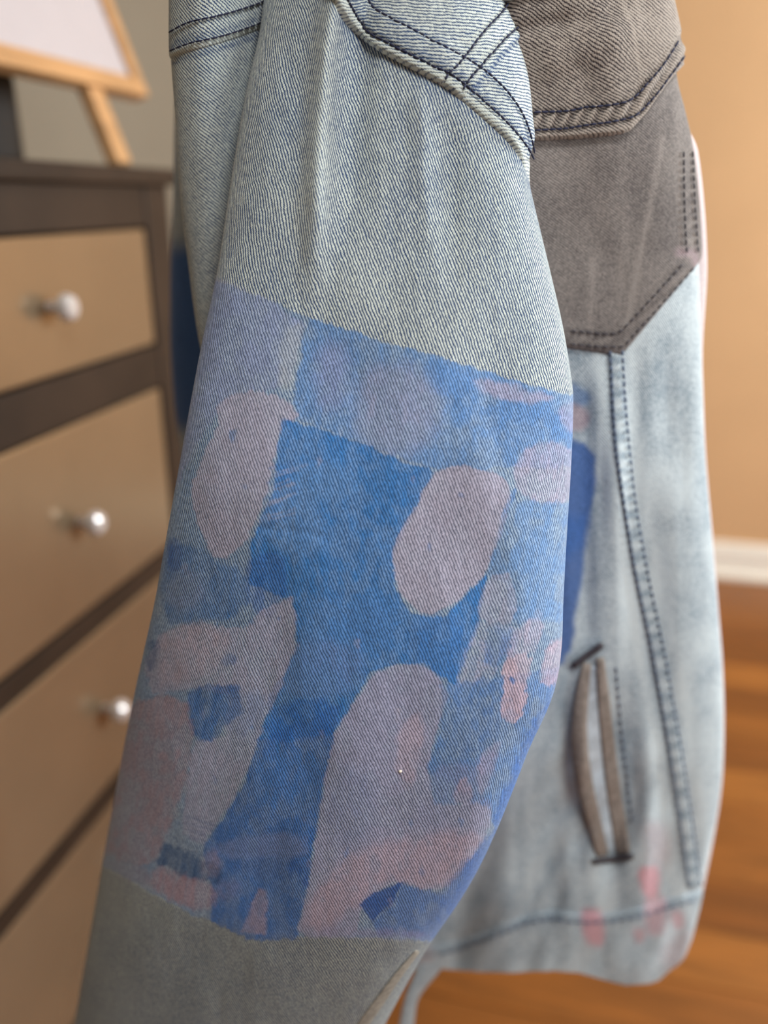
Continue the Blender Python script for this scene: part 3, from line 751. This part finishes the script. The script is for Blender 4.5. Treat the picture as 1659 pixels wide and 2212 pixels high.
stroke([(490, 855), (560, 842), (622, 868), (652, 905), (606, 930), (590, 1000), (575, 1070), (545, 1150), (500, 1208), (462, 1205), (432, 1150), (413, 1080), (425, 1000), (470, 930), (468, 880)], PK, .88, 3, .08, .1)
stroke([(498, 925), (515, 930), (508, 960), (494, 955)], (96, 140, 196), .7, 3)
stroke([(612, 905), (700, 930), (790, 960), (870, 998), (936, 1018), (915, 1060), (880, 1130), (852, 1200), (850, 1260), (885, 1325), (960, 1330), (1052, 1243), (1040, 1330), (1010, 1420), (985, 1485),
        (930, 1440), (860, 1430), (800, 1452), (760, 1520), (720, 1590), (560, 1600), (585, 1500), (640, 1400), (630, 1300), (540, 1260), (545, 1170), (590, 1060), (598, 960)], BL, .96, 3, .1, .12, 0, 8)
stroke([(590, 1050), (660, 1050), (705, 1130), (690, 1200), (600, 1190), (560, 1130)], (150, 186, 232), .6, 16, .7, .5)
stroke([(640, 1010), (740, 990), (790, 1060), (700, 1090), (630, 1060)], (140, 182, 232), .45, 18, .6, .4)
stroke([(700, 1280), (850, 1290), (870, 1400), (760, 1440), (650, 1430), (650, 1330)], (112, 160, 226), .5, 22, .6, .4)
stroke([(540, 1205), (612, 1190), (622, 1270), (598, 1325), (560, 1340), (528, 1290), (530, 1240)], (60, 112, 196), .55, 6, .3, .2)
stroke([(640, 1380), (760, 1390), (800, 1450), (740, 1510), (610, 1510), (610, 1440)], (130, 162, 218), .7, 14, .4, .3)
stroke([(880, 1330), (1000, 1320), (1010, 1420), (980, 1480), (880, 1430)], (84, 140, 218), .5, 12, .3)
stroke([(936, 1020), (985, 1003), (1060, 1016), (1108, 1052), (1092, 1130), (1055, 1235), (1000, 1290), (945, 1322), (900, 1322), (866, 1285), (846, 1230), (850, 1170), (885, 1110), (915, 1058)], PK, .93, 2.5, .05, .08, 1, 4)
stroke([(1086, 1110), (1108, 1055), (1116, 1080), (1240, 1085), (1240, 1340), (1110, 1345), (1095, 1260), (1055, 1240)], (120, 166, 224), .75, 3, .35, .3, 0)
stroke([(1104, 1060), (1118, 1055), (1112, 1080), (1100, 1092)], (70, 130, 205), .9, 2)
stroke([(1052, 1244), (1112, 1232), (1115, 1345), (1070, 1352), (1026, 1338)], (196, 196, 220), .8, 3, .3)
stroke([(1030, 1345), (1110, 1350), (1105, 1390), (1050, 1480), (980, 1485), (1005, 1410)], (196, 196, 220), .8, 3, .6, .4, 0)
stroke([(1060, 1352), (1110, 1352), (1120, 1400), (1095, 1440), (1050, 1440), (1045, 1390)], (100, 150, 215), .7, 6, .5)
stroke([(350, 1175), (430, 1180), (470, 1215), (540, 1230), (530, 1330), (430, 1345), (350, 1350), (350, 1250)], (98, 140, 196), .88, 8, .25, .2)
stroke([(362, 1165), (392, 1170), (392, 1235), (365, 1235)], (66, 108, 180), .7, 5)
stroke([(360, 1240), (440, 1235), (440, 1310), (370, 1325)], (165, 172, 196), .5, 14, .4)
stroke([(340, 1370), (420, 1345), (530, 1358), (560, 1320), (632, 1290), (640, 1390), (605, 1490), (570, 1570), (545, 1640), (500, 1740), (470, 1770), (440, 1830), (390, 1800), (400, 1700), (420, 1600), (480, 1590), (500, 1500), (410, 1490), (330, 1500), (310, 1440)], (192, 190, 214), .82, 3, .25, .2, 0)
stroke([(340, 1370), (430, 1345), (500, 1365), (480, 1440), (400, 1480), (330, 1480)], (208, 190, 202), .6, 14, .2)
stroke([(475, 1415), (510, 1412), (505, 1440), (480, 1438)], (96, 130, 186), .7, 4)
stroke([(320, 1380), (345, 1385), (335, 1450), (312, 1450)], (70, 104, 160), .75, 6)
stroke([(408, 1492), (450, 1478), (515, 1485), (525, 1540), (480, 1575), (455, 1605), (420, 1600), (404, 1560)], (66, 120, 192), .9, 4, .2, .2, 0)
stroke([(470, 1500), (590, 1490), (560, 1600), (490, 1600)], (128, 160, 210), .5, 14, .4)
stroke([(260, 1520), (400, 1495), (420, 1590), (408, 1660), (382, 1740), (350, 1830), (330, 1870), (240, 1860), (190, 1800)], (192, 166, 174), .8, 6, .25, .3)
stroke([(560, 1600), (740, 1520), (720, 1600), (700, 1700), (680, 1800), (668, 1900), (655, 1960), (640, 2030), (540, 2030), (460, 1990), (450, 1890), (436, 1830), (500, 1740), (528, 1690), (545, 1640)], (64, 124, 206), .94, 3, .12, .15, 0)
stroke([(600, 1510), (735, 1510), (712, 1600), (565, 1605)], (64, 126, 212), .8, 5)
stroke([(470, 1815), (660, 1790), (664, 1860), (470, 1855)], (150, 166, 210), .6, 10, .3)
stroke([(560, 1610), (710, 1620), (690, 1740), (540, 1760)], (92, 148, 216), .4, 14, .4)
stroke([(500, 1860), (665, 1850), (672, 1900), (520, 1890)], (58, 108, 190), .6, 10, .3)
stroke([(655, 1895), (668, 1890), (666, 1915), (652, 1912)], (50, 98, 185), .9, 3)
stroke([(337, 1862), (352, 1822), (400, 1838), (480, 1878), (472, 1910), (400, 1898)], (48, 92, 146), .9, 4, .3, .15, 0)
stroke([(470, 1830), (480, 1870), (455, 1905), (430, 1880), (440, 1840)], (190, 172, 184), .6, 8, .3)
stroke([(330, 1870), (400, 1890), (470, 1915), (470, 1965), (400, 1960), (320, 1915)], (208, 166, 172), .75, 8, .3)
stroke([(220, 1850), (330, 1875), (330, 1925), (250, 1890)], (190, 170, 180), .5, 10, .3)
stroke([(560, 1922), (578, 1926), (573, 2016), (518, 2012)], (190, 174, 190), .8, 4, .2, .2, 0, 6)
stroke([(460, 1905), (520, 1900), (520, 1940), (470, 1950)], (160, 160, 195), .5, 10, .3)
stroke([(806, 1455), (865, 1431), (925, 1440), (968, 1485), (962, 1530), (940, 1600), (922, 1660), (940, 1740), (1010, 1740), (1050, 1720), (1066, 1750), (1055, 1800), (1010, 1870), (955, 1932), (880, 1905), (840, 1905), (785, 1955), (770, 2026), (640, 2026),
        (655, 1960), (672, 1880), (690, 1760), (706, 1640), (725, 1580), (770, 1510)], (180, 180, 210), .93, 3, .05, .15, 1, 6)
stroke([(870, 1560), (915, 1540), (910, 1640), (880, 1720), (850, 1640)], (208, 190, 208), .7, 10, .1)
stroke([(730, 1860), (850, 1810), (1040, 1790), (1040, 1850), (950, 1925), (850, 1900), (780, 1950), (700, 2010), (655, 2010), (680, 1920)], (208, 186, 202), .75, 16, .25, .35)
stroke([(955, 1480), (1215, 1440), (1230, 1560), (1130, 1720), (1070, 1790), (1055, 1740), (1000, 1735), (935, 1735), (925, 1650), (955, 1570)], (108, 154, 220), .85, 5, .3, .3, 0)
stroke([(925, 1650), (1040, 1650), (1050, 1730), (940, 1745)], (156, 166, 206), .65, 14, .4)
stroke([(985, 1685), (1015, 1680), (1022, 1735), (982, 1740)], (202, 180, 196), .7, 6)
stroke([(1030, 1640), (1080, 1590), (1075, 1640), (1045, 1720), (1030, 1700)], (200, 182, 202), .6, 7, .3)
stroke([(1085, 1430), (1150, 1400), (1140, 1490), (1122, 1560), (1080, 1562), (1086, 1500)], (222, 196, 210), .92, 3, .1)
stroke([(1115, 1350), (1175, 1330), (1165, 1400), (1100, 1440), (1095, 1400)], (208, 194, 214), .75, 5, .4)
stroke([(1180, 1390), (1240, 1370), (1230, 1450), (1190, 1485), (1165, 1470)], (216, 192, 210), .8, 4, .2)
stroke([(1098, 1462), (1116, 1470), (1108, 1480)], (80, 130, 200), .9, 2)
stroke([(990, 1510), (1080, 1520), (1075, 1600), (1000, 1640), (960, 1600)], (96, 134, 196), .5, 12, .4)
stroke([(1230, 1480), (1200, 1560), (1130, 1700), (1085, 1790), (1060, 1780), (1110, 1650), (1170, 1520)], (76, 132, 216), .85, 4, .15)
stroke([(776, 1953), (825, 1920), (872, 1905), (845, 1955), (806, 1992)], (46, 96, 178), .96, 3, 0, .05, 0, 6)
stroke([(872, 1908), (930, 1925), (965, 1935), (1000, 1870), (1060, 1800), (1120, 1740), (980, 2030), (820, 2022), (806, 1992), (848, 1955)], (92, 136, 206), .9, 5, .1, .2, 0)
stroke([(985, 1880), (1050, 1820), (1000, 1960), (935, 2035), (900, 2030)], (84, 132, 212), .7, 8)
stroke([(700, 2005), (930, 2012), (930, 2030), (700, 2024)], (180, 172, 208), .5, 8)
stroke([(712, 1660), (790, 1650), (820, 1740), (770, 1830), (700, 1810)], (140, 164, 208), .5, 26, .4, .3)
stroke([(890, 1700), (960, 1690), (970, 1790), (900, 1800)], (150, 168, 206), .4, 22, .4, .3)
for k_ in range(13):                             # dragged bristle marks beside the deep blue
    y_ = 1010 + 10.5 * k_; x_ = 588 - 1.6 * k_ + 5 * math.sin(k_ * 2.1); L_ = 55 + 18 * math.sin(k_ * 1.3)
    stroke([(x_ - 8, y_), (x_ + L_, y_ - 20), (x_ + L_, y_ - 15), (x_ - 8, y_ + 5)], (186, 190, 216) if k_ % 3 else (96, 142, 210), .6, 2.5, .3, .3, 0, 6)
for k_ in range(12):                             # and across the pale stroke on the right
    y_ = 1362 + 10 * k_; x_ = 1040 - 3.2 * k_
    stroke([(x_, y_), (x_ + 62, y_ + 3), (x_ + 62, y_ + 6), (x_, y_ + 4)], (112, 156, 216), .45, 2.5, .5, .4, 0, 6)
for k_ in range(7):
    y_ = 1760 + 13 * k_; x_ = 400 - 5 * k_
    stroke([(x_, y_), (x_ + 70, y_ + 22), (x_ + 66, y_ + 28), (x_ - 2, y_ + 6)], (70, 104, 152), .5, 3, .4, .3, 0, 6)
rng = np.random.RandomState(12)
for _ in range(60):                              # flecks where the brush skipped
    cx_, cy_ = rng.uniform(330, 1200), rng.uniform(900, 1960); r1, r2 = rng.uniform(3, 8), rng.uniform(5, 16)
    an = np.linspace(0, 2 * math.pi, 7)[:-1]
    stroke(np.stack([cx_ + r1 * np.cos(an), cy_ + r2 * np.sin(an)], -1), BL if rng.rand() < .6 else PK, rng.uniform(.25, .55), 3)
sf = np.zeros(S.PX.shape)
xr_ = np.interp(sy_, [-100, 100, 300, 520, 900], [735, 705, 690, 680, 660])
sf += 0.30 * np.exp(-((sx_ - xr_) / 18) ** 2) * (1 - sstep(sy_, 250, 520))
sf += 0.30 * (fbm(sx_ / 90, sy_ / 240, 201) - .5) + 0.08
seam_edge = smooth_poly([(672, -200), (690, -100), (718, 0), (740, 45), (780, 85), (830, 118), (890, 150), (955, 185), (1000, 219), (1050, 262), (1100, 308), (1130, 352), (1146, 400), (1160, 440)], 2, False)
dsm = dist_line(sx_, sy_, seam_edge)
sf -= 0.22 * np.exp(-(dsm / 18) ** 2)
sf -= 0.14 * sstep(sy_, 1950, 2060)  # plain cuff denim darker, with some of its shade put into the colour
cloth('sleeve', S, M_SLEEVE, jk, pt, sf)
# ---- shoulder piece lapped over the sleeve along the armhole
yk_poly = np.vstack([seam_edge, [(1300, 440), (1300, -500), (600, -500)]])
ysd = poly_sdf(sx_, sy_, yk_poly)
stA = [(728, -30), (745, 18), (780, 62), (825, 92), (870, 116), (925, 146), (965, 164), (1000, 190), (1040, 226), (1085, 268), (1125, 318), (1141, 352)]
stB = [(785, -30), (800, 12), (830, 38), (865, 58), (935, 98), (995, 130), (1032, 153), (1062, 178), (1095, 215), (1120, 256), (1134, 300), (1141, 340)]
stC = [(1098, -10), (1072, 38), (1032, 82), (1000, 130), (968, 164), (957, 184)]
stD = [(1116, 50), (1104, 70), (1060, 116), (1030, 153), (1000, 190), (990, 208)]
stE = [(1122, 78), (1100, 103), (1066, 142), (1045, 167), (1015, 200)]
yf = 0.12 * (fbm(sx_ / 40, sy_ / 60, 211) - .5) + 0.12
yf += 0.40 * sstep(ysd, 18, 10) * (ysd > 0)
dA, dB = dist_line(sx_, sy_, smooth_poly(stA, 1, False)), dist_line(sx_, sy_, smooth_poly(stB, 1, False))
yf -= 0.22 * np.exp(-((dA - 10) / 9) ** 2) * (ysd > 20) + 0.18 * np.exp(-(dB / 8) ** 2)
dC, dD, dE = [dist_line(sx_, sy_, q) for q in (stC, stD, stE)]
yf += 0.2 * (np.minimum(dC, dD) < 12) - 0.35 * np.exp(-(dE / 6) ** 2) - 0.2 * np.exp(-(dD / 5) ** 2) - 0.2 * np.exp(-(dC / 5) ** 2)
ex = 0.0011 * np.exp(-((dA + dB - 34) / 30) ** 2) - 0.0009 * np.exp(-(dA / 5) ** 2) - 0.0006 * np.exp(-(dB / 5) ** 2)
side = poly_sdf(sx_, sy_, np.vstack([np.array(stE), [(970, 230), (600, 200), (700, -500), (1140, -500), (1140, 40)]]))
ex = ex + 0.0013 * sstep(side, -4, 4) - 0.0006 * np.exp(-(dC / 5) ** 2) - 0.0006 * np.exp(-(dD / 5) ** 2)
cloth('shoulder_yoke', S, M_YOKE, jk, None, yf, ysd, 0.0017 * (1 - 0.8 * sstep(sy_, 290, 400)), 9.0, 6.0, 0.0012, ex * (1 - sstep(sy_, 300, 380)))
stitches('armhole_stitching', S, [stA, stB], M_THREAD, jk, 13, 1.0, 0.00048, 0.0032, 1)
stitches('shoulder_stitching', S, [stC, stD], M_THREAD, jk, 13, 1.0, 0.00048, 0.0035, 1)
# seam down the underside of the sleeve, near the cuff
ribbon('sleeve_seam', S, [(905, 2052), (865, 2100), (826, 2155), (785, 2212), (740, 2280)], [12, 20, 26, 28, 30], M_SEAM, jk, 0.0012, 0.0)
# a white speck of lint
lint = lathe('lint_speck', [(0.0002, -0.0006), (0.0007, -0.0003), (0.0008, 0.0), (0.0007, 0.0003), (0.0002, 0.0006)], 10, M_TRIM, jk)
lint.location = to_world(S.surf([865], [1665], 0.0004))[0].tolist()
# children were built in world space
bpy.context.view_layer.update()
for ch in jk.children: ch.matrix_parent_inverse = jk.matrix_world.inverted()
